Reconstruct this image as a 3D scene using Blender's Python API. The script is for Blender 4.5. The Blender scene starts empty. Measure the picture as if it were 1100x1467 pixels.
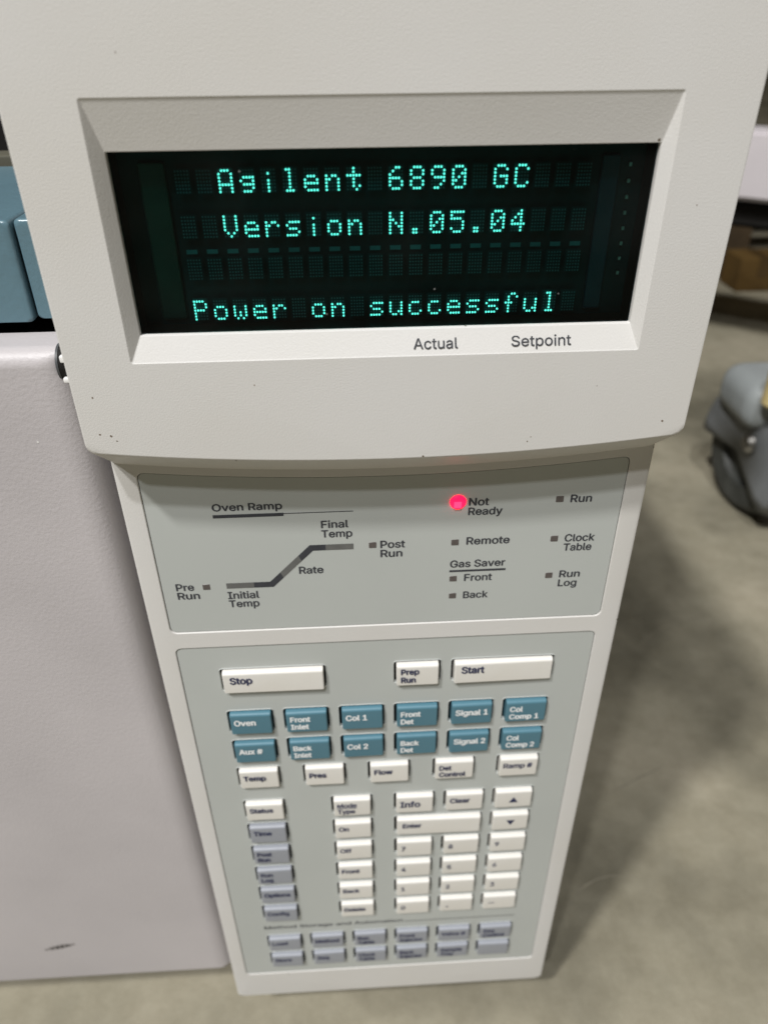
import bpy, bmesh, math, random
from mathutils import Vector, Matrix

# ------------------------------------------------------------------ camera, world, lamps, exposure
scene = bpy.context.scene
COL = scene.collection
FLOOR = 500.0                     # floor lies 500 mm below the camera
def P(x, y, z):                   # millimetres -> metres
    return Vector((x / 1000, y / 1000, (z + FLOOR) / 1000))

cam_data = bpy.data.cameras.new('camera')
cam = bpy.data.objects.new('camera', cam_data); COL.objects.link(cam)
cam_data.sensor_fit = 'VERTICAL'; cam_data.sensor_height = 34.6; cam_data.sensor_width = 34.6
cam_data.lens = 25.3975
cam_data.clip_start = 0.01; cam_data.clip_end = 100
m = Matrix(((0.9985, 0.0367, -0.0397), (-0.0534, 0.5496, -0.8337), (-0.0087, 0.8346, 0.5507))).to_4x4()
m.translation = P(0, -210, 0)
cam.matrix_world = m
cam_data.dof.use_dof = True
cam_data.dof.focus_distance = 0.230
cam_data.dof.aperture_fstop = 10.6
scene.camera = cam

world = bpy.data.worlds.new('World'); scene.world = world
world.use_nodes = True
bg = world.node_tree.nodes['Background']
bg.inputs[0].default_value = (1.0, 0.86, 0.62, 1)
bg.inputs[1].default_value = 0.04

def lamp(name, direction, dist, power, radius, color):
    ld = bpy.data.lights.new(name, 'AREA'); ld.shape = 'DISK'; ld.size = radius * 2
    ld.energy = power; ld.color = color
    o = bpy.data.objects.new(name, ld); COL.objects.link(o)
    d = Vector(direction).normalized()
    o.location = P(11, 0, -150) - d * dist
    o.rotation_euler = d.to_track_quat('-Z', 'Y').to_euler()
    return o
lamp('ceiling_lamp_front', (4, 16, -28), 5.0, 124, .10, (.98, .985, 1.0))
lamp('ceiling_lamp_oblique', (9, 16, -21), 5.5, 92, .10, (.98, .985, 1.0))
lamp('ceiling_lamp_overhead', (16, 16, -36), 5.0, 206, .16, (1.0, .985, .96))

scene.view_settings.view_transform = 'Standard'
scene.view_settings.look = 'None'
scene.view_settings.exposure = 0
scene.view_settings.gamma = 1
scene.view_settings.use_curve_mapping = False
scene.cycles.use_denoising = True
scene.cycles.max_bounces = 8

rnd = random.Random(7)
import os
try:                                            # the grotesque that ships with Blender; else the built-in face
    FONT = bpy.data.fonts.load(os.path.join(bpy.utils.system_resource('DATAFILES'), 'fonts', 'Inter.woff2'))
except Exception:
    FONT = None

# ------------------------------------------------------------------ materials
def mat(name, color, rough=.5, spec=.5, metal=0.0, bump=None, mottle=None, specks=None, emission=None):
    m = bpy.data.materials.new(name); m.use_nodes = True
    nt = m.node_tree; b = nt.nodes['Principled BSDF']
    b.inputs['Base Color'].default_value = (*color, 1)
    b.inputs['Roughness'].default_value = rough
    b.inputs['Specular IOR Level'].default_value = spec
    b.inputs['Metallic'].default_value = metal
    tc = nt.nodes.new('ShaderNodeTexCoord')
    src = None
    if mottle:                                  # (scale, amount): uneven tone
        n = nt.nodes.new('ShaderNodeTexNoise'); n.inputs['Scale'].default_value = mottle[0]
        n.inputs['Detail'].default_value = 6
        nt.links.new(tc.outputs['Object'], n.inputs['Vector'])
        mx = nt.nodes.new('ShaderNodeMix'); mx.data_type = 'RGBA'
        k = mottle[1]
        c2 = mottle[2] if len(mottle) > 2 else tuple(c * (1 - k) for c in color)
        mx.inputs['A'].default_value = (*color, 1); mx.inputs['B'].default_value = (*c2, 1)
        r = nt.nodes.new('ShaderNodeMapRange')
        r.inputs['From Min'].default_value = .35; r.inputs['From Max'].default_value = .7
        nt.links.new(n.outputs['Fac'], r.inputs['Value'])
        nt.links.new(r.outputs['Result'], mx.inputs['Factor'])
        src = mx.outputs['Result']
    if specks:                                  # (scale, radius, colour): sparse dirt specks
        v = nt.nodes.new('ShaderNodeTexVoronoi'); v.inputs['Scale'].default_value = specks[0]
        nt.links.new(tc.outputs['Object'], v.inputs['Vector'])
        lt = nt.nodes.new('ShaderNodeMath'); lt.operation = 'LESS_THAN'; lt.inputs[1].default_value = specks[1]
        nt.links.new(v.outputs['Distance'], lt.inputs[0])
        sep = nt.nodes.new('ShaderNodeSeparateColor'); nt.links.new(v.outputs['Color'], sep.inputs[0])
        gt = nt.nodes.new('ShaderNodeMath'); gt.operation = 'GREATER_THAN'; gt.inputs[1].default_value = .78
        nt.links.new(sep.outputs[0], gt.inputs[0])
        mu = nt.nodes.new('ShaderNodeMath'); mu.operation = 'MULTIPLY'
        nt.links.new(lt.outputs[0], mu.inputs[0]); nt.links.new(gt.outputs[0], mu.inputs[1])
        mx = nt.nodes.new('ShaderNodeMix'); mx.data_type = 'RGBA'
        if src is not None: nt.links.new(src, mx.inputs['A'])
        else: mx.inputs['A'].default_value = (*color, 1)
        mx.inputs['B'].default_value = (*specks[2], 1)
        nt.links.new(mu.outputs[0], mx.inputs['Factor'])
        src = mx.outputs['Result']
    if src is not None: nt.links.new(src, b.inputs['Base Color'])
    if bump:                                    # (scale, strength, distance in m)
        n = nt.nodes.new('ShaderNodeTexNoise'); n.inputs['Scale'].default_value = bump[0]
        n.inputs['Detail'].default_value = 3
        nt.links.new(tc.outputs['Object'], n.inputs['Vector'])
        bp = nt.nodes.new('ShaderNodeBump'); bp.inputs['Strength'].default_value = bump[1]
        bp.inputs['Distance'].default_value = bump[2]
        nt.links.new(n.outputs['Fac'], bp.inputs['Height'])
        nt.links.new(bp.outputs['Normal'], b.inputs['Normal'])
    if emission:
        b.inputs['Emission Color'].default_value = (*emission[0], 1)
        b.inputs['Emission Strength'].default_value = emission[1]
    return m

M = {}
M['putty'] = mat('putty_plastic', (.60, .59, .572), .5, .4, bump=(2000, .27, .00022), mottle=(16, .09, (.575, .56, .53)), specks=(90, .035, (.12, .09, .06)))
M['door_paint'] = mat('lilac_grey_paint', (.475, .447, .452), .45, .4, bump=(800, .3, .0004), mottle=(11, .13), specks=(45, .02, (.2, .17, .15)))
M['film'] = mat('grey_overlay_film', (.435, .455, .435), .42, .4, bump=(2200, .15, .0002), mottle=(14, .05))
M['key_white'] = mat('white_key_plastic', (.72, .705, .67), .45, .5, bump=(1500, .12, .0003), mottle=(28, .12, (.66, .635, .58)))
M['key_teal'] = mat('teal_key_plastic', (.075, .185, .24), .5, .5, bump=(1500, .12, .0003), mottle=(60, .08))
M['key_grey'] = mat('grey_key_plastic', (.29, .305, .34), .45, .5, bump=(1500, .12, .0003), mottle=(60, .06))
M['well'] = mat('dark_well', (.03, .03, .03), .7, .2, mottle=(50, .3))
M['ink'] = mat('dark_ink', (.045, .047, .055), .6, .3, mottle=(300, .25))
M['ink_navy'] = mat('navy_ink', (.03, .035, .09), .6, .3, mottle=(300, .25))
M['ink_mid'] = mat('mid_grey_ink', (.13, .13, .125), .6, .3, mottle=(300, .15))
M['ink_white'] = mat('white_ink', (.8, .82, .82), .6, .3, mottle=(300, .08))
M['led_off'] = mat('unlit_lamp_lens', (.10, .085, .08), .35, .5, mottle=(400, .2))
M['teal_paint'] = mat('teal_paint', (.10, .175, .212), .3, .5, bump=(400, .3, .0006), mottle=(30, .12))
M['black'] = mat('black_interior', (.012, .011, .010), .7, .2, mottle=(20, .3))
M['steel'] = mat('brushed_steel', (.45, .44, .42), .3, .5, 1.0, mottle=(80, .2))
M['dark_plastic'] = mat('dark_plastic', (.06, .063, .066), .5, .4, mottle=(60, .3))
M['grime'] = mat('brown_grime', (.22, .17, .13), .7, .2, mottle=(900, .4))
M['white_plastic'] = mat('white_clip', (.75, .74, .72), .4, .5, mottle=(100, .1))

# ------------------------------------------------------------------ mesh helpers
def finish(name, bm, material, parent=None, sharp=35, label=None):
    bmesh.ops.remove_doubles(bm, verts=bm.verts, dist=1e-6)
    bmesh.ops.recalc_face_normals(bm, faces=bm.faces)
    me = bpy.data.meshes.new(name); bm.to_mesh(me); bm.free()
    me.materials.append(material)
    me.shade_smooth(); me.set_sharp_from_angle(angle=math.radians(sharp))
    o = bpy.data.objects.new(name, me); COL.objects.link(o)
    wn = o.modifiers.new('even_shading', 'WEIGHTED_NORMAL'); wn.keep_sharp = True
    if parent:
        o.parent = parent
        o.matrix_parent_inverse = parent.matrix_world.inverted()
    if label: o['label'] = label
    return o

def rrect(x0, x1, z0, z1, r, n=4, sub=1, sag_b=0.0, sag_t=0.0):
    """rounded rectangle outline (x,z), counter-clockwise from the bottom left; sagging bottom / top edge"""
    pts = []
    def arc(cx, cz, a0):
        for i in range(n + 1):
            a = math.radians(a0 + 90 * i / n)
            pts.append((cx + r * math.cos(a), cz + r * math.sin(a)))
    xc, hw = (x0 + x1) / 2, (x1 - x0) / 2
    arc(x0 + r, z0 + r, 180)
    for i in range(1, sub): pts.append((x0 + r + (x1 - x0 - 2 * r) * i / sub, z0))
    arc(x1 - r, z0 + r, 270)
    arc(x1 - r, z1 - r, 0)
    for i in range(1, sub): pts.append((x1 - r - (x1 - x0 - 2 * r) * i / sub, z1))
    arc(x0 + r, z1 - r, 90)
    zm = (z0 + z1) / 2
    return [(x, z - (sag_b if z < zm else sag_t) * (1 - ((x - xc) / hw) ** 2)) for x, z in pts]

def ring(bm, pts, y):
    return [bm.verts.new(P(x, y, z)) for x, z in pts]
def bridge(bm, a, b):
    n = len(a)
    for i in range(n):
        j = (i + 1) % n
        bm.faces.new((a[i], a[j], b[j], b[i]))
def cap(bm, *rings):
    """flat face bounded by the first ring, the others being holes"""
    edges = []
    for r in rings:
        n = len(r)
        for i in range(n):
            e = bm.edges.get((r[i], r[(i + 1) % n])) or bm.edges.new((r[i], r[(i + 1) % n]))
            edges.append(e)
    bmesh.ops.triangle_fill(bm, use_beauty=True, use_dissolve=False, edges=edges)

def box(bm, x0, x1, y0, y1, z0, z1, bev=0.0, seg=2):
    r = bmesh.ops.create_cube(bm, size=1)
    vs = r['verts']
    for v in vs:
        v.co = P((x0 + x1) / 2 + v.co.x * (x1 - x0), (y0 + y1) / 2 + v.co.y * (y1 - y0), (z0 + z1) / 2 + v.co.z * (z1 - z0))
    if bev:
        es = list({e for v in vs for e in v.link_edges})
        bmesh.ops.bevel(bm, geom=es, offset=bev / 1000, segments=seg, profile=.5, affect='EDGES')

def tube(bm, a, b, r, n=20, r2=None, bev=0):
    """solid cylinder between two points given in mm"""
    a, b = P(*a), P(*b); d = (b - a).normalized()
    u = d.orthogonal().normalized(); w = d.cross(u)
    r2 = r if r2 is None else r2
    def rg(c, rr): return [bm.verts.new(c + (u * math.cos(2 * math.pi * i / n) + w * math.sin(2 * math.pi * i / n)) * rr / 1000) for i in range(n)]
    L = []
    if bev: L.append(rg(a, r - bev)); L.append(rg(a + d * bev / 1000, r)); L.append(rg(b - d * bev / 1000, r2)); L.append(rg(b, r2 - bev))
    else: L += [rg(a, r), rg(b, r2)]
    for p, q in zip(L, L[1:]): bridge(bm, p, q)
    bm.faces.new(L[0][::-1]); bm.faces.new(L[-1])

def letters(txt, k=0.0):
    """lettering as a bmesh in the xy plane, laid down in fine horizontal strips (non-zero winding); k thickens the strokes"""
    cu = bpy.data.curves.new('lettering', 'FONT'); cu.body = txt; cu.size = 1
    if FONT: cu.font = FONT
    to = bpy.data.objects.new('lettering', cu); COL.objects.link(to)
    dg = bpy.context.evaluated_depsgraph_get()
    oe = to.evaluated_get(dg); cv = oe.to_curve(dg)
    polys = []
    for sp in cv.splines:
        p = []
        if sp.type == 'BEZIER':
            n = len(sp.bezier_points)
            for i in range(n):
                q, q2 = sp.bezier_points[i], sp.bezier_points[(i + 1) % n]
                for j in range(6):
                    u = j / 6; v = 1 - u
                    c = q.co * v ** 3 + q.handle_right * 3 * v * v * u + q2.handle_left * 3 * v * u * u + q2.co * u ** 3
                    p.append((c.x, c.y))
        else:
            p = [(q.co.x, q.co.y) for q in sp.points]
        polys.append(p)
    oe.to_curve_clear(); bpy.data.objects.remove(to); bpy.data.curves.remove(cu)
    bm = bmesh.new()
    if not polys: return bm
    ylo = min(q[1] for p in polys for q in p) - k; yhi = max(q[1] for p in polys for q in p) + k
    rows = max(8, int((yhi - ylo) * 52)); dy = (yhi - ylo) / rows
    offs = ((0, 0),) if not k else ((0, 0), (-k, 0), (k, 0), (0, -.7 * k), (0, .7 * k))
    for rw in range(rows):
        y = ylo + (rw + .5) * dy
        spans = []
        for ox, oy in offs:
            xs = []
            for p in polys:
                for i in range(len(p)):
                    (x1, y1), (x2, y2) = p[i - 1], p[i]
                    yy = y - oy
                    if (y1 > yy) != (y2 > yy): xs.append(((x2 - x1) * (yy - y1) / (y2 - y1) + x1 + ox, 1 if y2 > y1 else -1))
            xs.sort(); wn = 0
            for i, (x, d) in enumerate(xs):
                if wn == 0: st = x
                wn += d
                if wn == 0 and x - st > 1e-5: spans.append((st, x))
        spans.sort(); mg = []
        for a_, b_ in spans:
            if mg and a_ <= mg[-1][1] + 1e-5: mg[-1] = (mg[-1][0], max(mg[-1][1], b_))
            else: mg.append((a_, b_))
        for a_, b_ in mg:
            bm.faces.new([bm.verts.new(c) for c in ((a_, y - dy / 2, 0), (b_, y - dy / 2, 0), (b_, y + dy / 2, 0), (a_, y + dy / 2, 0))])
    return bm

def print_text(name, items, material, parent, y=0.0, bold=.012, origin=None, up=None, label=None):
    """flat printed lettering as ONE mesh. items: (text, x, z, width or None, cap height) in mm; on the plane y, or on a plane through
    'origin' with in-plane up vector 'up' (then z counts along up)"""
    bm = bmesh.new()
    for txt, x, z, w, capm in items:
        t = letters(txt, bold)
        xs = [v.co.x for v in t.verts]
        if not xs: continue
        sz = capm / CAPH
        sx = (w / (max(xs) - min(xs))) if w else sz * .86
        off = min(xs)
        for v in t.verts:
            px, pz = x + (v.co.x - off) * sx, z + v.co.y * sz
            v.co = P(px, y, pz) if up is None else P(px, origin[1] + up[0] * pz, origin[2] + up[1] * pz)
        tmp = bpy.data.meshes.new('t'); t.to_mesh(tmp); t.free()
        bm.from_mesh(tmp); bpy.data.meshes.remove(tmp)
    me = bpy.data.meshes.new(name); bmesh.ops.remove_doubles(bm, verts=bm.verts, dist=1e-6); bm.to_mesh(me); bm.free()
    me.materials.append(material)
    o = bpy.data.objects.new(name, me); COL.objects.link(o); o.parent = parent
    o.matrix_parent_inverse = parent.matrix_world.inverted()
    if label: o['label'] = label
    return o

t_ = letters('H'); CAPH = max(v.co.y for v in t_.verts) - min(v.co.y for v in t_.verts); t_.free()

def thing(name, label, cat, loc, group=None):
    o = bpy.data.objects.new(name, None); COL.objects.link(o); o.location = loc
    o.empty_display_size = .05
    o['label'] = label; o['category'] = cat
    if group: o['group'] = group
    bpy.context.view_layer.update()
    return o

# ------------------------------------------------------------------ floor
def floor_material():
    m = bpy.data.materials.new('stained_concrete'); m.use_nodes = True
    nt = m.node_tree; b = nt.nodes['Principled BSDF']; L = nt.links.new
    tc = nt.nodes.new('ShaderNodeTexCoord')
    def noise(scale, detail, rough=.55, dist=0):
        n = nt.nodes.new('ShaderNodeTexNoise'); n.inputs['Scale'].default_value = scale; n.inputs['Detail'].default_value = detail
        n.inputs['Roughness'].default_value = rough; n.inputs['Distortion'].default_value = dist
        L(tc.outputs['Object'], n.inputs['Vector']); return n
    n1 = noise(4.5, 5, .55, 0)
    cr = nt.nodes.new('ShaderNodeValToRGB')
    cr.color_ramp.elements[0].position = .32; cr.color_ramp.elements[0].color = (.135, .125, .092, 1)
    cr.color_ramp.elements[1].position = .68; cr.color_ramp.elements[1].color = (.37, .335, .255, 1)
    e = cr.color_ramp.elements.new(.5); e.color = (.285, .262, .196, 1)
    L(n1.outputs['Fac'], cr.inputs['Fac'])
    n2 = noise(46, 8, .75)
    mx = nt.nodes.new('ShaderNodeMix'); mx.data_type = 'RGBA'; mx.blend_type = 'MULTIPLY'; mx.inputs['Factor'].default_value = .55
    cr2 = nt.nodes.new('ShaderNodeValToRGB')
    cr2.color_ramp.elements[0].position = .3; cr2.color_ramp.elements[0].color = (.62, .6, .55, 1)
    cr2.color_ramp.elements[1].position = .65; cr2.color_ramp.elements[1].color = (1, 1, 1, 1)
    L(n2.outputs['Fac'], cr2.inputs['Fac'])
    L(cr.outputs['Color'], mx.inputs['A']); L(cr2.outputs['Color'], mx.inputs['B'])
    L(mx.outputs['Result'], b.inputs['Base Color'])
    b.inputs['Roughness'].default_value = .5; b.inputs['Specular IOR Level'].default_value = .35
    bp = nt.nodes.new('ShaderNodeBump'); bp.inputs['Strength'].default_value = .2; bp.inputs['Distance'].default_value = .002
    n3 = noise(120, 4); L(n3.outputs['Fac'], bp.inputs['Height']); L(bp.outputs['Normal'], b.inputs['Normal'])
    return m
bm = bmesh.new()
bmesh.ops.create_grid(bm, x_segments=4, y_segments=4, size=12)
fl = finish('floor', bm, floor_material()); fl['kind'] = 'structure'

# ------------------------------------------------------------------ the gas chromatograph
gc = thing('gas_chromatograph', 'putty coloured laboratory gas chromatograph with glowing teal display, keypad column and lilac grey oven door', 'lab instrument', P(-150, 250, -500))

XC = 11.1                                    # centre line of the control column
X0, X1 = -76.0, 98.2                         # its sides
F1 = (-68.4, 90.5, -188.4, -120.4)           # status overlay
F2 = (-68.2, 90.0, -441.0, -196.5)           # keypad overlay

# --- cabinet behind everything
bm = bmesh.new()
box(bm, -520, 98, 42, 540, -453, -92, 4)
finish('cabinet', bm, M['putty'], gc)
bm = bmesh.new()
box(bm, -75, 97, 62, 538, -91.8, 52, 6)
finish('electronics_housing', bm, M['putty'], gc)
bm = bmesh.new()
box(bm, -520, -77.5, 26, 200, -91.5, -84, 1)
finish('oven_top_plate', bm, M['black'], gc)  # dark plate; its black also stands in for the shadow gap above the door
bm = bmesh.new()
box(bm, -520, -77.5, 205, 530, -91.5, 30, 4)
finish('rear_cover', bm, M['black'], gc)
bm = bmesh.new()
box(bm, -520, -77.5, 126, 140, -91.3, -45, 1)
finish('rear_trim', bm, mat('shaded_beige', (.10, .095, .07), .6, .3, mottle=(20, .2)), gc)  # beige cabinet top, its shade put into the colour as dark olive
for fx, fy in ((-220, 52), (-480, 60), (60, 500), (-480, 500)):
    bm = bmesh.new()
    tube(bm, (fx, fy, -453.2), (fx, fy, -470), 6, 16)
    tube(bm, (fx, fy, -470), (fx, fy, -499.5), 15, 20, 18, 2)
    finish('foot', bm, M['steel'], gc)

# --- control column: face frame with two openings, body behind
bm = bmesh.new()
def outl(i): return rrect(X0 + i, X1 - i, -466 + i, -92, 3, 4, 6)
yF = -.4
outer = ring(bm, outl(1.4), yF)
o2 = ring(bm, outl(.4), yF + .5); o3 = ring(bm, outl(0), yF + 1.6); o4 = ring(bm, outl(0), 60)
bridge(bm, outer, o2); bridge(bm, o2, o3); bridge(bm, o3, o4)
h1o = rrect(F1[0] - .45, F1[1] + .45, F1[2] - .45, F1[3] + .45, 2.6, 4, 20, sag_t=4.3)
h1i = rrect(F1[0] - .2, F1[1] + .2, F1[2] - .2, F1[3] + .2, 2.4, 4, 20, sag_t=4.3)
h2o = rrect(F2[0] - .45, F2[1] + .45, F2[2] - .45, F2[3] + .45, 2.6, 4)
h2i = rrect(F2[0] - .2, F2[1] + .2, F2[2] - .2, F2[3] + .2, 2.4, 4)
holes = []
for ho, hi, dep in ((h1o, h1i, 1.5), (h2o, h2i, 4.5)):
    a = ring(bm, ho, yF); b_ = ring(bm, hi, yF + .25); c = ring(bm, hi, dep)
    bridge(bm, a, b_); bridge(bm, b_, c); cap(bm, c); holes.append(a)
cap(bm, outer, *holes); cap(bm, o4)
pod = finish('control_column', bm, M['putty'], gc)

# --- status overlay with its printing
bm = bmesh.new()
a = ring(bm, rrect(F1[0] + .15, F1[1] - .15, F1[2] + .15, F1[3] - .15, 2.2, 4, 20, sag_t=4.3), 0)
b_ = ring(bm, rrect(*F1, 2.3, 4, 20, sag_t=4.3), .12); c = ring(bm, rrect(*F1, 2.3, 4, 20, sag_t=4.3), 1.2)
bridge(bm, a, b_); bridge(bm, b_, c); cap(bm, a); cap(bm, c)
status = finish('status_overlay', bm, M['film'], gc)
T1 = [('Oven Ramp', -46.7, -136.0, 23.1, 2.7), ('Final', -11.3, -144.3, 9.3, 2.9), ('Temp', -11.4, -148.2, 10.6, 2.9),
      ('Post', 8.6, -153.6, 8.6, 3.0), ('Run', 8.6, -157.5, 7.7, 3.0), ('Rate', -20.0, -163.4, 8.6, 3.0),
      ('Pre', -63.6, -169.0, 6.4, 3.0), ('Run', -63.6, -172.9, 7.9, 3.0), ('Initial', -46.0, -173.5, 11.2, 3.1), ('Temp', -46.0, -177.4, 10.9, 3.1),
      ('Not', 38.4, -137.4, 6.9, 2.9), ('Ready', 38.4, -141.2, 11.7, 2.9), ('Remote', 38.4, -153.5, 15.2, 3.0),
      ('Gas Saver', 33.1, -163.3, 19.7, 3.0), ('Front', 38.4, -169.6, 10.1, 3.0), ('Back', 38.4, -177.6, 9.1, 3.0),
      ('Run', 72.8, -137.5, 7.4, 2.9), ('Clock', 72.8, -153.8, 10.6, 3.0), ('Table', 72.8, -157.8, 10.1, 3.0),
      ('Run', 72.8, -169.7, 7.6, 3.0), ('Log', 72.8, -173.8, 6.9, 3.0)]
for t in T1:
    print_text('printed_word', [t], M['ink'], status, y=-.06, bold=.026, label='printed word "%s"' % t[0])
def flat(bm, quads, y):
    for q in quads: bm.faces.new([bm.verts.new(P(x, y, z)) for x, z in q])
for qd in ([[(-46.8, -138.8), (-23.4, -138.8), (-23.4, -137.5), (-46.8, -137.5)], [(-23.4, -138.0), (-.3, -138.0), (-.3, -137.7), (-23.4, -137.7)]],
           [[(33, -165.4), (53.1, -165.4), (53.1, -164.5), (33, -164.5)]]):
    bm = bmesh.new(); flat(bm, qd, -.06); finish('printed_rule', bm, M['ink'], status)
h, mt = 1.2, .51                              # half thickness, mitre shift
A, B, C_, D = (-45.9, -167.6), (-29.9, -167.6), (-15.1, -152.4), (-.6, -152.4)
def side_pt(p, q, t, s_):                     # point on the upper (+1) / lower (-1) edge of the sloping part
    return (p[0] + (q[0] - p[0]) * t - s_ * mt, p[1] + (q[1] - p[1]) * t + s_ * h)
def slope(t0, t1): return [side_pt(B, C_, t0, -1), side_pt(B, C_, t1, -1), side_pt(B, C_, t1, 1), side_pt(B, C_, t0, 1)]
def level(x0, x1, z): return [(x0, z - h), (x1, z - h), (x1, z + h), (x0, z + h)]
for q, ink_, lb in ((level(-45.9, -36.2, A[1]), 'ink_mid', 'pale'), (slope(.26, .72), 'ink_mid', 'pale'), (level(-10.2, -.6, D[1]), 'ink_mid', 'pale')):
    bm = bmesh.new(); flat(bm, [q], -.06); finish('ramp_segment', bm, M[ink_], status, label='lighter grey segment of the printed temperature ramp')
bm = bmesh.new(); flat(bm, [[(-36.2, A[1] - h), (B[0] + mt, A[1] - h), (B[0] - mt, A[1] + h), (-36.2, A[1] + h)], slope(0, .26)], -.06)
finish('ramp_segment', bm, M['ink'], status, label='dark lower bend of the printed temperature ramp')
bm = bmesh.new(); flat(bm, [slope(.72, 1), [(C_[0] + mt, D[1] - h), (-10.2, D[1] - h), (-10.2, D[1] + h), (C_[0] - mt, D[1] + h)]], -.06)
finish('ramp_segment', bm, M['ink'], status, label='dark upper bend of the printed temperature ramp')

# --- indicator lamps
def indicator(x, z, label, lit=False):
    bm = bmesh.new()
    w, hh = 1.25, 1.15
    if not lit:
        a = ring(bm, rrect(x - w, x + w, z - hh, z + hh, .2, 2), -.1); b_ = ring(bm, rrect(x - w - .1, x + w + .1, z - hh - .1, z + hh + .1, .25, 2), .05)
        bridge(bm, b_, a); cap(bm, a)
        return finish('indicator_light', bm, M['led_off'], gc, label=label)
    # lit lamp: an emissive dome stands in for the bloom around its square chip
    R, H, prev = 2.75, .95, None
    for k in range(5):
        t = k / 5
        rr, yy = R * math.cos(t * math.pi / 2), -.05 - H * math.sin(t * math.pi / 2)
        cur = ring(bm, [(x + .2 + rr * math.cos(2 * math.pi * i / 32), z + .5 + rr * math.sin(2 * math.pi * i / 32)) for i in range(32)], yy)
        if prev: bridge(bm, prev, cur)
        prev = cur
    cap(bm, prev)
    o = finish('indicator_light', bm, mat('red_lamp_bloom', (.25, .02, .04), .5, .3, emission=((1.0, .001, .018), 6.5)), gc, label=label)
    bm = bmesh.new()
    a = ring(bm, rrect(x - w, x + w, z - hh, z + hh, .2, 2), -1.16); b_ = ring(bm, rrect(x - w, x + w, z - hh, z + hh, .2, 2), -.95)
    bridge(bm, b_, a); cap(bm, a)
    c = finish('lamp_chip', bm, mat('red_chip_glow', (.3, .05, .08), .5, .3, emission=((1.0, .05, .21), 1.1)), o)
    return o
indicator(34.6, -136.3, 'glowing red "Not Ready" indicator light', True)
for x, z, t in ((6.0, -152.2, 'Post Run'), (-52.9, -167.7, 'Pre Run'), (34.5, -152.4, 'Remote'), (34.5, -168.4, 'Gas Saver Front'), (34.6, -176.3, 'Gas Saver Back'),
                (69.2, -136.1, 'Run'), (69.2, -152.4, 'Clock Table'), (69.1, -168.6, 'Run Log')):
    indicator(x, z, 'dark unlit square indicator light beside "%s"' % t)

# --- keys
CX = [-44.4, -22.0, .3, 22.5, 44.7, 66.9]
RZ = dict(run=-212.0, b1=-235.3, b2=-252.6, w1=-269.8, s1=-292.0, s2=-308.7, s3=-325.4, s4=-342.2, s5=-359.0, s6=-375.8, g1=-404.4, g2=-421.4)
KW, KH = 16.4, 11.6
RZ = {q: v * 1.0094 for q, v in RZ.items()}
keys = []                                     # (x, z, w, h, colour, lines, kind)
def k(x, row, lines, c='white', w=KW, kind='text'): keys.append((x, RZ[row], w, 10.9 if row == 'run' else KH, c, lines, kind))
k(-33.3, 'run', ['Stop'], w=38.6); k(22.5, 'run', ['Prep', 'Run']); k(55.9, 'run', ['Start'], w=38.4)
for i, t in enumerate((['Oven'], ['Front', 'Inlet'], ['Col 1'], ['Front', 'Det'], ['Signal 1'], ['Col', 'Comp 1'])): k(CX[i], 'b1', t, 'teal')
for i, t in enumerate((['Aux #'], ['Back', 'Inlet'], ['Col 2'], ['Back', 'Det'], ['Signal 2'], ['Col', 'Comp 2'])): k(CX[i], 'b2', t, 'teal')
for x, t in ((-44.6, ['Temp']), (-16.6, ['Pres']), (11.2, ['Flow']), (39.2, ['Det', 'Control']), (67.0, ['Ramp #'])): k(x, 'w1', t)
for r, t, c in (('s1', ['Status'], 'white'), ('s2', ['Time'], 'grey'), ('s3', ['Post', 'Run'], 'grey'), ('s4', ['Run', 'Log'], 'grey'), ('s5', ['Options'], 'grey'), ('s6', ['Config'], 'grey')):
    k(-44.3, r, t, c)
for r, t in (('s1', ['Mode', 'Type']), ('s2', ['On']), ('s3', ['Off']), ('s4', ['Front']), ('s5', ['Back']), ('s6', ['Delete'])): k(-5.6, r, t)
k(22.4, 's1', ['Info'], kind='info'); k(44.7, 's1', ['Clear']); k(66.8, 's1', ['up arrow'], kind='up')
k(33.5, 's2', ['Enter'], w=38.4); k(66.8, 's2', ['down arrow'], kind='down')
for r, t3 in (('s3', '789'), ('s4', '456'), ('s5', '123'), ('s6', ['0', '.', '\u2013'])):
    for i in range(3): k(CX[3 + i], r, [t3[i]], kind='digit')
for i, t in enumerate((['Load'], ['Method'], ['Run', 'Table'], ['Front', 'Injector'], ['Valve #'], ['Seq', 'Control'])): k(CX[i], 'g1', t, 'grey')
for i, t in enumerate((['Store'], ['Seq'], ['Clock', 'Table'], ['Back', 'Injector'], ['Sample', 'Tray'], [])): k(CX[i], 'g2', t, 'grey')

# keypad overlay: film pierced by the key wells, each with a small pressed rim
bm = bmesh.new()
a = ring(bm, rrect(F2[0] + .15, F2[1] - .15, F2[2] + .15, F2[3] - .15, 2.2, 4), 0)
b_ = ring(bm, rrect(*F2, 2.3, 4), .12); c = ring(bm, rrect(*F2, 2.3, 4), 1.6)
bridge(bm, a, b_); bridge(bm, b_, c)
wells = []
for x, z, w, hh, col, lines, kind in keys:
    x0, x1, z0, z1 = x - w / 2 - 1.1, x + w / 2 + .85, z - hh / 2 - .3, z + hh / 2 + .55
    r0 = ring(bm, rrect(x0 - .42, x1 + .42, z0 - .42, z1 + .42, 1.6, 3), 0)
    r1 = ring(bm, rrect(x0 - .2, x1 + .2, z0 - .2, z1 + .2, 1.4, 3), -.22)
    r2 = ring(bm, rrect(x0, x1, z0, z1, 1.2, 3), 0)
    r3 = ring(bm, rrect(x0, x1, z0, z1, 1.2, 3), 1.6)
    bridge(bm, r0, r1); bridge(bm, r1, r2); bridge(bm, r2, r3)
    wells.append(r0)
cap(bm, a, *wells)
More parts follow.
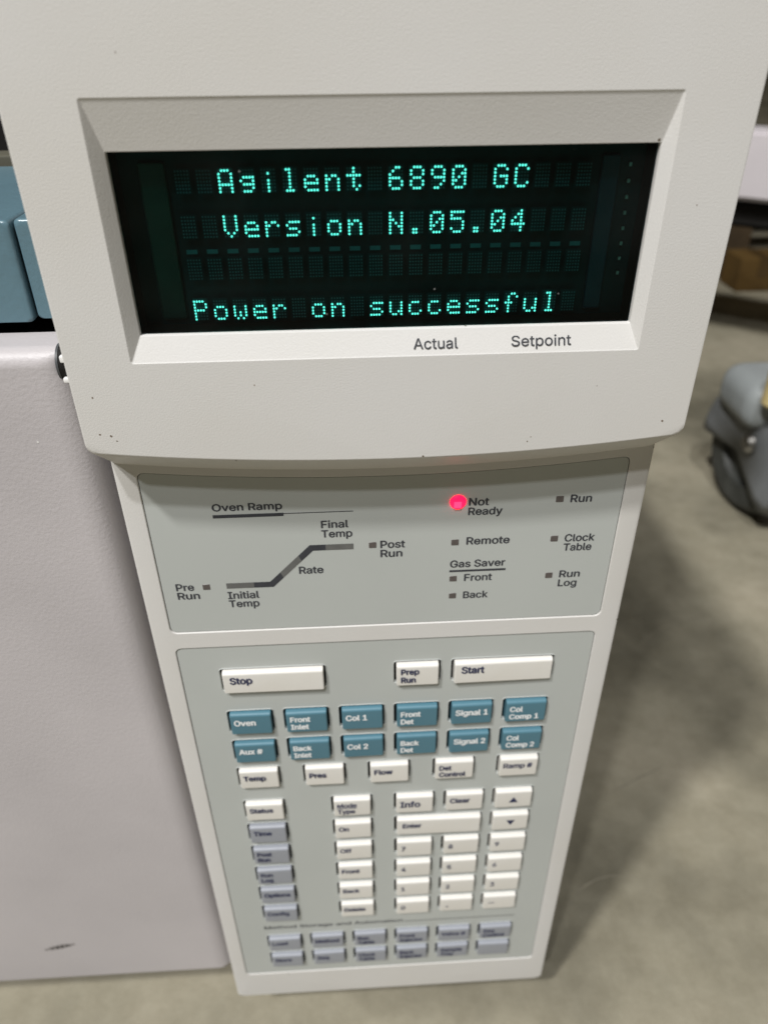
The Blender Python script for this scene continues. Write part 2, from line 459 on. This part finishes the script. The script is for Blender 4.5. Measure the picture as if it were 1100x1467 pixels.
keypad = finish('keypad_overlay', bm, M['film'], gc)
bm = bmesh.new()
box(bm, F2[0] + .3, F2[1] - .3, 3.6, 4.3, F2[2] + .3, F2[3] - .3)
finish('key_switch_board', bm, M['well'], gc)
print_text('printed_heading', [('Method Storage and Automation', -54.4, -396.2, 72, 2.9)], M['ink'], keypad, y=-.06, bold=.015)
bm = bmesh.new(); flat(bm, [[(18.6, -396.2), (76.6, -396.2), (76.6, -395.6), (18.6, -395.6)]], -.06)
finish('printed_rule', bm, M['ink_mid'], keypad)

def make_key_mesh(w, hh):
    """key cap centred at x=z=0, profile rounded along its upper front edge"""
    bm = bmesh.new()
    prof = [(3.4, -hh / 2), (-1.7, -hh / 2 + .1), (-2.0, -hh / 2 + .4)]
    r = 1.25; cy, cz = -2.15 + r, hh / 2 - .1 - r
    for i in range(7):
        a = math.radians(180 - 90 * i / 6)
        prof.append((cy + r * math.cos(a), cz + r * math.sin(a)))
    prof.append((3.4, hh / 2))
    def side(x, ins):
        o = []
        n = len(prof)
        for (y, z) in prof:
            yy = y if y > 3 else y + ins * .8
            zz = z * (1 - ins / (hh / 2) * .6)
            o.append(bm.verts.new(Vector((x / 1000, yy / 1000, zz / 1000))))
        return o
    L = [side(-w / 2, .55), side(-w / 2 + .16, .2), side(-w / 2 + .5, 0), side(w / 2 - .5, 0), side(w / 2 - .16, .2), side(w / 2, .55)]
    for p, q in zip(L, L[1:]): bridge(bm, p, q)
    bm.faces.new(L[0]); bm.faces.new(L[-1][::-1])
    bmesh.ops.recalc_face_normals(bm, faces=bm.faces)
    return bm
key_meshes = {}
def row_is_run(z): return z > -220
colname = dict(white='white', teal='teal blue', grey='grey')
for x, z, w, hh, colr, lines, kind in keys:
    kk = (w, hh, colr)
    if kk not in key_meshes:
        b0 = make_key_mesh(w, hh); me = bpy.data.meshes.new('key'); b0.to_mesh(me); b0.free()
        me.materials.append(M['key_' + colr]); me.shade_smooth(); me.set_sharp_from_angle(angle=math.radians(40))
        key_meshes[kk] = me
    o = bpy.data.objects.new('key', key_meshes[kk]); COL.objects.link(o)
    wn = o.modifiers.new('even_shading', 'WEIGHTED_NORMAL'); wn.keep_sharp = True
    o.location = P(x + rnd.uniform(-.12, .12), rnd.uniform(-.15, .15), z + rnd.uniform(-.12, .12))
    o.rotation_euler = (rnd.uniform(-.012, .012), rnd.uniform(-.006, .006), rnd.uniform(-.012, .012))
    o.parent = gc; o.matrix_parent_inverse = gc.matrix_world.inverted()
    o['label'] = ('%s key reading "%s"' % (colname[colr], ' '.join(lines))) if kind not in ('up', 'down') and lines else ('blank grey key' if not lines else 'white key with a dark %s' % lines[0])
    bpy.context.view_layer.update()
    ink = M['ink_white'] if colr == 'teal' else M['ink_navy']
    ys = -3.25
    xl = x - w / 2 + (2.6 if w > 30 else 1.5)
    bot = z - hh / 2
    if kind in ('up', 'down'):
        s = 1 if kind == 'up' else -1
        bm = bmesh.new(); flat(bm, [[(x - 2.0, bot + 5.7 - s * 1.8), (x + 2.0, bot + 5.7 - s * 1.8), (x, bot + 5.7 + s * 1.8)]], 0)
        for v in bm.verts: v.co.y = -2.33 / 1000
        finish('legend', bm, ink, o)
        continue
    if not lines: continue
    if kind == 'info': it = [(lines[0], xl, bot + 4.2, None, 3.9)]
    elif kind == 'digit':
        it = [(lines[0], xl + .6, bot + 4.6, None, 3.1)]
        if lines[0] == '.': it = [('.', xl + 1.4, bot + 4.6, 1.0, 5.0)]
        if lines[0] == '\u2013': it = [('-', xl + .8, bot + 4.6, 3.2, 3.6)]
    elif len(lines) == 1: it = [(lines[0], xl, bot + (5.3 if row_is_run(z) and lines[0] == 'Stop' else 5.6), None, 3.4 if row_is_run(z) else 3.0)]
    else: it = [(lines[0], xl, bot + 6.3, None, 2.8), (lines[1], xl, bot + 2.0, None, 2.8)]
    lg = print_text('legend', it, ink, o, y=-2.33, bold=.035 if kind != 'digit' else .025)
    if lines[0] == 'Mode':
        bm = bmesh.new(); flat(bm, [[(xl, bot + 5.45), (xl + 8.6, bot + 5.45), (xl + 8.6, bot + 5.9), (xl, bot + 5.9)]], -2.33)
        finish('legend_underline', bm, ink, o)

# --- display head
HY, SAG = -16.0, 5.2
def head_outline(y, ins):
    zb = -104.6 + ins - 13.0 * min(max((y - HY - .3) / 17, 0), 1)     # from the lip the underside slopes back and down to the column
    return rrect(X0 - .2 + ins, X1 + .2 - ins, zb, 56 - ins, 3.0, 5, 28, sag_b=SAG)
bm = bmesh.new()
lf = ring(bm, head_outline(HY, .8), HY)
l1 = ring(bm, head_outline(HY, .22), HY + .22); l2 = ring(bm, head_outline(HY + .8, 0), HY + .8); l3 = ring(bm, head_outline(HY + 2, 0), HY + 2)
def soft(y):
    return head_outline(y, 0)
l4 = ring(bm, soft(HY + 5), HY + 5); l5 = ring(bm, soft(HY + 10), HY + 10); l6 = ring(bm, soft(1.0), 1.0); l7 = ring(bm, soft(62), 61)
for p, q in zip([lf, l1, l2, l3, l4, l5, l6], [l1, l2, l3, l4, l5, l6, l7]): bridge(bm, p, q)
cap(bm, l7)
BZ = (-58.0, 79.6, -77.2, -15.05)                      # outer rim of the window recess
WN = (-55.2, 77.3, -70.8, -26.1)                       # window opening
WY = -13.0
e0 = ring(bm, rrect(BZ[0] - .4, BZ[1] + .4, BZ[2] - .4, BZ[3] + .4, .7, 3), HY)
e1 = ring(bm, rrect(BZ[0], BZ[1], BZ[2], BZ[3], .4, 3), HY + .3)
e2 = ring(bm, rrect(WN[0] - .15, WN[1] + .15, WN[2] - .15, WN[3] + .15, .3, 3), WY - .25)
e3 = ring(bm, rrect(*WN, .3, 3), WY); e4 = ring(bm, rrect(*WN, .3, 3), WY + 1.6)
bridge(bm, e0, e1); bridge(bm, e1, e2); bridge(bm, e2, e3); bridge(bm, e3, e4)
cap(bm, lf, e0)
head = finish('display_head', bm, M['putty'], gc, 32)
# 'Actual' / 'Setpoint' on the sloping sill
n = math.hypot(3, 6.4)
def sill_text(items): return print_text('printed_word', items, M['ink'], head, bold=.008, origin=(0, HY + .04 - .09, BZ[2] + .12), up=(3 / n, 6.4 / n), label='printed word "%s"' % items[0][0])
sill_text([('Actual', 17.8, 1.45, 12.1, 2.8)]); sill_text([('Setpoint', 44.6, 1.5, 16.5, 2.75)])

# --- the fluorescent display behind its window
def window_material():
    m = bpy.data.materials.new('smoked_window'); m.use_nodes = True
    nt = m.node_tree; nt.nodes.clear(); L = nt.links.new
    out = nt.nodes.new('ShaderNodeOutputMaterial'); mix = nt.nodes.new('ShaderNodeMixShader')
    tr = nt.nodes.new('ShaderNodeBsdfTransparent'); tr.inputs[0].default_value = (.34, .66, .66, 1)
    gl = nt.nodes.new('ShaderNodeBsdfGlossy'); gl.inputs['Roughness'].default_value = .06
    fr = nt.nodes.new('ShaderNodeFresnel'); fr.inputs['IOR'].default_value = 1.22
    tc = nt.nodes.new('ShaderNodeTexCoord'); n = nt.nodes.new('ShaderNodeTexNoise'); n.inputs['Scale'].default_value = 30
    L(tc.outputs['Object'], n.inputs['Vector'])
    r = nt.nodes.new('ShaderNodeMapRange'); r.inputs['To Min'].default_value = .03; r.inputs['To Max'].default_value = .12
    L(n.outputs['Fac'], r.inputs['Value']); L(r.outputs['Result'], gl.inputs['Roughness'])
    v = nt.nodes.new('ShaderNodeTexVoronoi'); v.inputs['Scale'].default_value = 210; L(tc.outputs['Object'], v.inputs['Vector'])
    lt = nt.nodes.new('ShaderNodeMath'); lt.operation = 'LESS_THAN'; lt.inputs[1].default_value = .055; L(v.outputs['Distance'], lt.inputs[0])
    sp = nt.nodes.new('ShaderNodeSeparateColor'); L(v.outputs['Color'], sp.inputs[0])
    gt = nt.nodes.new('ShaderNodeMath'); gt.operation = 'GREATER_THAN'; gt.inputs[1].default_value = .8; L(sp.outputs[0], gt.inputs[0])
    mu = nt.nodes.new('ShaderNodeMath'); mu.operation = 'MULTIPLY'; L(lt.outputs[0], mu.inputs[0]); L(gt.outputs[0], mu.inputs[1])
    ad = nt.nodes.new('ShaderNodeMath'); ad.operation = 'MULTIPLY_ADD'; ad.inputs[1].default_value = .25; L(mu.outputs[0], ad.inputs[0])
    sm = nt.nodes.new('ShaderNodeTexNoise'); sm.inputs['Scale'].default_value = 22; sm.inputs['Detail'].default_value = 4; L(tc.outputs['Object'], sm.inputs['Vector'])
    mr = nt.nodes.new('ShaderNodeMapRange'); mr.inputs['From Min'].default_value = .5; mr.inputs['From Max'].default_value = .8; mr.inputs['To Max'].default_value = .012
    L(sm.outputs['Fac'], mr.inputs['Value']); L(mr.outputs['Result'], ad.inputs[2])
    dust = nt.nodes.new('ShaderNodeBsdfDiffuse'); dust.inputs[0].default_value = (.5, .52, .5, 1)
    mix2 = nt.nodes.new('ShaderNodeMixShader'); L(ad.outputs[0], mix2.inputs[0]); L(tr.outputs[0], mix2.inputs[1]); L(dust.outputs[0], mix2.inputs[2])
    L(fr.outputs[0], mix.inputs[0]); L(mix2.outputs[0], mix.inputs[1]); L(gl.outputs[0], mix.inputs[2]); L(mix.outputs[0], out.inputs[0])
    return m
bm = bmesh.new()
a = ring(bm, rrect(WN[0] + .02, WN[1] - .02, WN[2] + .02, WN[3] - .02, .3, 3), WY + 1.2); cap(bm, a)
win = finish('display_window', bm, window_material(), gc)
bm = bmesh.new()
box(bm, WN[0] + .05, WN[1] - .05, -4.6, -3.2, WN[2] + .05, WN[3] - .05)
bmg = bmesh.new()
g0 = ring(bmg, rrect(*WN, .3, 3), WY + 1.65); g1 = ring(bmg, rrect(*WN, .3, 3), -3.0); bridge(bmg, g0, g1)
finish('window_gasket', bmg, M['black'], gc)
tube_back = finish('display_tube', bm, mat('display_backing', (.003, .040, .042), .5, .2, mottle=(40, .5)), gc)
electrode = mat('display_electrode', (.003, .055, .036), .4, .4, mottle=(45, .9))
for x0, x1 in ((-50.2, -43.6), (66.0, 70.6)):
    bm = bmesh.new(); box(bm, x0, x1, -6.0, -4.8, -69, -29.5, .5)
    finish('side_electrode', bm, electrode if x0 < 0 else mat('blue_electrode', (.004, .048, .072), .4, .4, mottle=(60, .4)), tube_back)
bm = bmesh.new()
for i in range(8):
    z = -32 - i * 3.9
    box(bm, 73.0 + .15 * i, 73.7 + .15 * i, -5.6, -5.0, z - .45, z + .45)
finish('contact_spring', bm, M['steel'], tube_back)

G = {'A': '.###.|#...#|#...#|#...#|#####|#...#|#...#', 'g': '.....|.....|.####|#...#|.####|....#|.###.', 'i': '.....|..#..|.....|..#..|..#..|..#..|..#..',
     'l': '.##..|..#..|..#..|..#..|..#..|..#..|.###.', 'e': '.....|.....|.###.|#...#|#####|#....|.####', 'n': '.....|.....|#.##.|##..#|#...#|#...#|#...#',
     't': '..#..|..#..|#####|..#..|..#..|..#.#|...#.', '6': '..##.|.#...|#....|####.|#...#|#...#|.###.', '8': '.###.|#...#|#...#|.###.|#...#|#...#|.###.',
     '9': '.###.|#...#|#...#|.####|....#|...#.|.##..', '0': '.###.|#...#|#..##|#.#.#|##..#|#...#|.###.', 'G': '.###.|#...#|#....|#.###|#...#|#...#|.###.',
     'C': '.###.|#...#|#....|#....|#....|#...#|.###.', 'V': '#...#|#...#|#...#|#...#|#...#|.#.#.|..#..', 'r': '.....|.....|#.##.|##..#|#....|#....|#....',
     's': '.....|.....|.####|#....|.###.|....#|####.', 'o': '.....|.....|.###.|#...#|#...#|#...#|.###.', 'N': '#...#|#...#|##..#|#.#.#|#..##|#...#|#...#',
     '.': '.....|.....|.....|.....|.....|.##..|.##..', '5': '#####|#....|####.|....#|....#|#...#|.###.', '4': '...#.|..##.|.#.#.|#..#.|#####|...#.|...#.',
     'P': '####.|#...#|#...#|####.|#....|#....|#....', 'w': '.....|.....|#...#|#...#|#.#.#|#.#.#|.#.#.', 'u': '.....|.....|#...#|#...#|#...#|#..##|.##.#',
     'c': '.....|.....|.###.|#....|#....|#...#|.###.', 'f': '..##.|.#..#|.#...|###..|.#...|.#...|.#...'}
ROWZ = (-31.2, -42.0, -52.7, -63.6)
lit = set()
def dot(bm, x, z, r, y, n=8):
    bm.faces.new([bm.verts.new(P(x + r * math.cos(2 * math.pi * i / n), y, z + r * 1.05 * math.sin(2 * math.pi * i / n))) for i in range(n)][::-1])
def cell_xy(row, colm, i, j): return -41.2 + colm * 5.3 + .25 + i * .75, ROWZ[row] - .27 - j * .815
glow = mat('phosphor_lit', (.02, .2, .18), .5, .2, emission=((.22, 1.0, .78), 2.5))
for row, c0, txt in ((0, 2, 'Agilent 6890 GC'), (1, 2, 'Version N.05.04'), (3, 0, 'Power on successful')):
    bm = bmesh.new()
    for ci, ch in enumerate(txt):
        if ch == ' ': continue
        for j, line in enumerate(G[ch].split('|')):
            for i, c in enumerate(line):
                if c == '#':
                    lit.add((row, c0 + ci, i, j)); x, z = cell_xy(row, c0 + ci, i, j); dot(bm, x, z, .275, -7.05)
    finish('lit_text_row', bm, glow, tube_back, label='glowing teal dot-matrix text "%s"' % txt)
bm = bmesh.new(); bmb = bmesh.new()
for row in range(4):
    for colm in range(20):
        for i in range(5):
            for j in range(7):
                if (row, colm, i, j) not in lit:
                    x, z = cell_xy(row, colm, i, j); dot(bm, x, z, .2, -7.0, 6)
        if row in (1,):
            x = -41.2 + colm * 5.3
            flat(bmb, [[(x + .2, -51.4), (x + 3.0, -51.4), (x + 3.0, -50.3), (x + .2, -50.3)]], -7.0)
bmc = bmesh.new()
for row in range(4):
    for colm in range(20):
        x, z = -41.2 + colm * 5.3, ROWZ[row]
        flat(bmc, [[(x - .25, z - 5.75), (x + 3.75, z - 5.75), (x + 3.75, z + .3), (x - .25, z + .3)]], -6.2)
finish('anode_cell_grid', bmc, mat('anode_cell', (.005, .060, .064), .6, .2, mottle=(25, .6)), tube_back)
finish('unlit_dot_grid', bm, mat('phosphor_unlit', (.10, .29, .30), .6, .2, mottle=(30, .4)), tube_back)
finish('unlit_marker_row', bmb, mat('marker_unlit', (.06, .28, .29), .6, .2, mottle=(30, .4)), tube_back)

# --- oven door: rolled top edge and rounded right edge
bm = bmesh.new()
DY, DX, DT, DB = 8.0, -79.0, -82.4, -450.5
def door_sec(z_in, y, xr): return y, z_in, xr
prof = []                                               # cross-section (y, z) from bottom back over the front to the top back
prof += [(34, DB + 1), (DY + 2, DB), (DY + .4, DB + .6), (DY, DB + 2)]
R_ = 5.5
for i in range(1, 9):
    a = math.radians(180 - 90 * i / 8)
    prof.append((DY + R_ + R_ * math.cos(a), DT - R_ + R_ * math.sin(a)))
prof.append((DY + 17, DT))
prof.insert(4, (DY, DT - R_))
cols = []
xs = [(-560, 0), (DX - 9, 0), (DX - 6, .25), (DX - 3.2, 1.2), (DX - 1.2, 3.0), (DX - .2, 5.2), (DX, 8)]
for x, back in xs:
    cols.append([bm.verts.new(P(x - .0155 * (z + 435) * (1 if x > -300 else 0), min(max(y, DY + back), 34), z)) for y, z in prof])
for p, q in zip(cols, cols[1:]):
    for i in range(len(prof) - 1): bm.faces.new((p[i], q[i], q[i + 1], p[i + 1]))
bm.faces.new(cols[-1]); bm.faces.new(cols[0][::-1])
bm2 = bmesh.new(); box(bm2, -100, -70, 36, 41.5, -452, -93); finish('gap_shade_backing', bm2, M['black'], gc)  # added black strip: the shade of the gap beside the column, as colour
door = finish('oven_door', bm, M['door_paint'], gc, 40)
# broken end cap at the rolled top corner
bm = bmesh.new()
tube(bm, (-87.9, 13.5, -87.9), (-87.2, 13.5, -87.9), 5.75, 28)
finish('end_cap', bm, M['dark_plastic'], door)
bm = bmesh.new()
tube(bm, (-87.1, 13.5, -87.9), (-80.5, 13.5, -87.9), 5.65, 28)
finish('cap_socket', bm, M['black'], door)
for q in ((-86.2, -82, 7.2, 9.4, -86.0, -83.8), (-86.6, -82, 7.2, 10.0, -92.5, -90.8)):
    bm = bmesh.new(); box(bm, *q, .5); finish('broken_clip', bm, M['white_plastic'], door)
bm = bmesh.new()
for j in range(7):
    t = j / 6
    dot(bm, -174 + 15 * t, -418.5 + 3.6 * t + rnd.uniform(-.4, .4), 1.1 + 1.0 * math.sin(math.pi * t), DY - .05, 9)
finish('scuff_mark', bm, mat('grey_scuff', (.29, .27, .265), .6, .3, mottle=(400, .4)), door)

bm = bmesh.new(); dot(bm, -99.7, -112.4, .35, DY - .05, 7); finish('paint_chip', bm, M['white_plastic'], door)
for x, z, q in ((-70.6, -87.0, .32), (-71.0, -98.4, .34), (-68.0, -99.0, .42), (-66.7, -100.6, .28), (51.7, -105.0, .26), (52.6, -103.6, .2), (91.0, -99.8, .38), (-26.1, -84.7, .22), (70, -88, .16), (-48, -6, .18), (88, -40, .2)):
    bm = bmesh.new(); n_ = 7
    bm.faces.new([bm.verts.new(P(x + q * rnd.uniform(.6, 1.2) * math.cos(2 * math.pi * i / n_), HY - .03, z + q * rnd.uniform(.6, 1.3) * math.sin(2 * math.pi * i / n_))) for i in range(n_)])
    finish('dirt_speck', bm, M['grime'], head)
# --- teal inlet covers above the door
def cover(x0, x1, yf, zt, zb, slope):
    bm = bmesh.new()
    L = []
    for ins, y in ((.9, yf), (.3, yf + .35), (0, yf + 1.0)):
        L.append(ring(bm, rrect(x0 + ins, x1 - ins, zb + ins * .4, zt - ins, 1.6, 4), y))
    back = [(x, z + (slope if z > (zt + zb) / 2 else 0)) for x, z in rrect(x0, x1, zb, zt, 1.6, 4)]
    L.append(ring(bm, back, yf + 98))
    for p, q in zip(L, L[1:]): bridge(bm, p, q)
    cap(bm, L[0]); cap(bm, L[-1])
    return finish('inlet_cover', bm, M['teal_paint'], gc, 40)
cover(-190, -97.2, 24, -48.5, -79.0, 0)['label'] = 'teal inlet cover block left of the control column'
cover(-96.6, -78, 25.5, -48.5, -78.5, 0)['label'] = 'narrow teal cover block tucked beside the display head'

# ------------------------------------------------------------------ clutter on the floor to the right
st = thing('wheeled_stand', 'grey hooded caster carrying a pale yellow post on the concrete floor', 'wheeled stand', P(445, 515, -500))
wc = Vector((474, 535, -424)); ax = Vector((-.98, -.12, .08)).normalized()
def ap(v): return (v.x, v.y, v.z)
bm = bmesh.new()
u = ax.cross(Vector((0, 0, 1))).normalized(); w_ = u.cross(ax)
def disc_rings(bm, prof, n=40):
    L = []
    for r, d in prof: L.append([bm.verts.new(P(*ap(wc + ax * d + (u * math.cos(2 * math.pi * i / n) + w_ * math.sin(2 * math.pi * i / n)) * r))) for i in range(n)])
    for p, q in zip(L, L[1:]): bridge(bm, p, q)
    bm.faces.new(L[0]); bm.faces.new(L[-1][::-1])
disc_rings(bm, [(40, 12), (44, 18), (64, 19), (71, 15), (75.5, 6), (75.5, -6), (71, -15), (52, -18)])
finish('wheel', bm, mat('dark_rubber', (.06, .063, .057), .6, .4, mottle=(30, .4)), st)
bm = bmesh.new()                                         # hood over the upper half
L = []
hood = [(0, 32), (62, 32), (77, 27), (84, 14), (85, -13), (79, -28)]
N = 22
for r, d in hood:
    L.append([bm.verts.new(P(*ap(wc + ax * d + (u * math.cos(math.radians(-6 + 222 * i / N)) + w_ * math.sin(math.radians(-6 + 222 * i / N))) * r))) for i in range(N + 1)])
for p, q in zip(L, L[1:]):
    for i in range(N): bm.faces.new((p[i], p[i + 1], q[i + 1], q[i]))
hm = mat('grey_hood_plastic', (.19, .20, .205), .5, .4, mottle=(12, .35))
hd = finish('caster_hood', bm, hm, st)
sol = hd.modifiers.new('thickness', 'SOLIDIFY'); sol.thickness = .004
bm = bmesh.new()
b0 = wc + u * 0
tube(bm, ap(wc + ax * 34 + u * -24 + w_ * 22), ap(wc + ax * 44 + u * -24 + w_ * 22), 11, 24, bev=4)
finish('axle_bolt', bm, M['steel'], st)
bm = bmesh.new()
box(bm, 428, 530, 500, 590, -388, -332, 22, 5)
finish('stem_block', bm, mat('light_grey_plastic', (.27, .29, .29), .45, .4, mottle=(20, .2)), st)
bm = bmesh.new()
tube(bm, (444, 487, -346), (444, 487, -296), 14, 24, bev=4)
finish('yellow_post', bm, mat('pale_yellow_paint', (.62, .50, .24), .45, .4, mottle=(20, .15)), st)

bench = thing('steel_bench', 'pale lilac steel bench rail running beyond the instrument', 'bench', P(640, 900, -500))
bm = bmesh.new()
def prism(bm, a, b, wd, hh):
    a, b = Vector(a), Vector(b); d = (b - a).normalized(); s = Vector((d.y, -d.x, 0)).normalized() * wd / 2
    V = [[bm.verts.new(P(*ap(p + s * i + Vector((0, 0, hh / 2 * j))))) for i, j in ((-1, -1), (1, -1), (1, 1), (-1, 1))] for p in (a, b)]
    bridge(bm, V[0], V[1]); bm.faces.new(V[0]); bm.faces.new(V[1][::-1])
    bmesh.ops.bevel(bm, geom=[e for e in bm.edges], offset=.006, segments=2, affect='EDGES')
prism(bm, (420, 1150, -190), (1150, 560, -190), 60, 96)
finish('rail', bm, mat('lilac_white_steel', (.62, .58, .60), .4, .4, mottle=(10, .08)), bench)
for t in (.05, .9):
    p = Vector((420, 1150, -190)).lerp(Vector((1150, 560, -190)), t)
    bm = bmesh.new(); box(bm, p.x - 20, p.x + 20, p.y - 20, p.y + 20, -499.8, -240, 3)
    finish('leg', bm, M['black'], bench)
bm = bmesh.new(); prism(bm, (470, 1220, -262), (1200, 630, -262), 170, 40)
finish('under_rail_shade', bm, M['black'], bench)  # added black slab standing in for the shadow beneath the rail

wood = mat('worn_brown_wood', (.06, .04, .02), .7, .3, mottle=(14, .5), bump=(60, .4, .004))
pal = thing('wooden_pallet', 'worn brown slatted wooden pallet lying on the floor beyond the bench', 'pallet', P(1150, 1900, -500))
for i in range(6):
    bm = bmesh.new(); box(bm, 780, 1900, 1450 + i * 150, 1550 + i * 150, -385, -363, 3); finish('slat', bm, wood, pal)
for i in range(3):
    bm = bmesh.new(); box(bm, 800 + i * 500, 890 + i * 500, 1450, 2300, -499.8, -385.5, 3); finish('bearer', bm, wood, pal)
bx = thing('cardboard_box', 'small orange brown carton standing in front of the pallet', 'box', P(900, 1330, -500))
bm = bmesh.new(); box(bm, 830, 930, 1350, 1430, -499.8, -430, 3); finish('carton', bm, mat('orange_brown_card', (.10, .058, .016), .8, .2, mottle=(10, .3)), bx)
bm = bmesh.new(); box(bm, 868, 892, 1349.2, 1430.6, -470, -429.4, .1); finish('tape', bm, mat('brown_tape', (.07, .042, .015), .35, .5, mottle=(20, .2)), bx)

# ------------------------------------------------------------------ scratches in the concrete
def scratch(pts, wd):
    bm = bmesh.new(); L = []
    for i, (x, y) in enumerate(pts):
        a, b = pts[max(i - 1, 0)], pts[min(i + 1, len(pts) - 1)]
        d = Vector((b[0] - a[0], b[1] - a[1])).normalized()
        k_ = wd * (.35 + .65 * math.sin(math.pi * i / (len(pts) - 1)))
        L.append((bm.verts.new(P(x - d.y * k_, y + d.x * k_, -499.7)), bm.verts.new(P(x + d.y * k_, y - d.x * k_, -499.7))))
    for p, q in zip(L, L[1:]): bm.faces.new((p[0], q[0], q[1], p[1]))
    o = finish('floor_scratch', bm, M['scratch']); o['kind'] = 'structure'
M['scratch'] = mat('pale_scratch', (.27, .245, .185), .6, .3, mottle=(60, .4))
scratch([(129, 44), (131, 52), (134, 58), (144, 69), (151, 73), (158, 76), (168, 78), (178, 77)], .7)
scratch([(184, 142), (200, 149), (215, 156), (228, 161), (240, 167)], .5)
scratch([(262, 300), (290, 322), (318, 333), (350, 338)], .6)
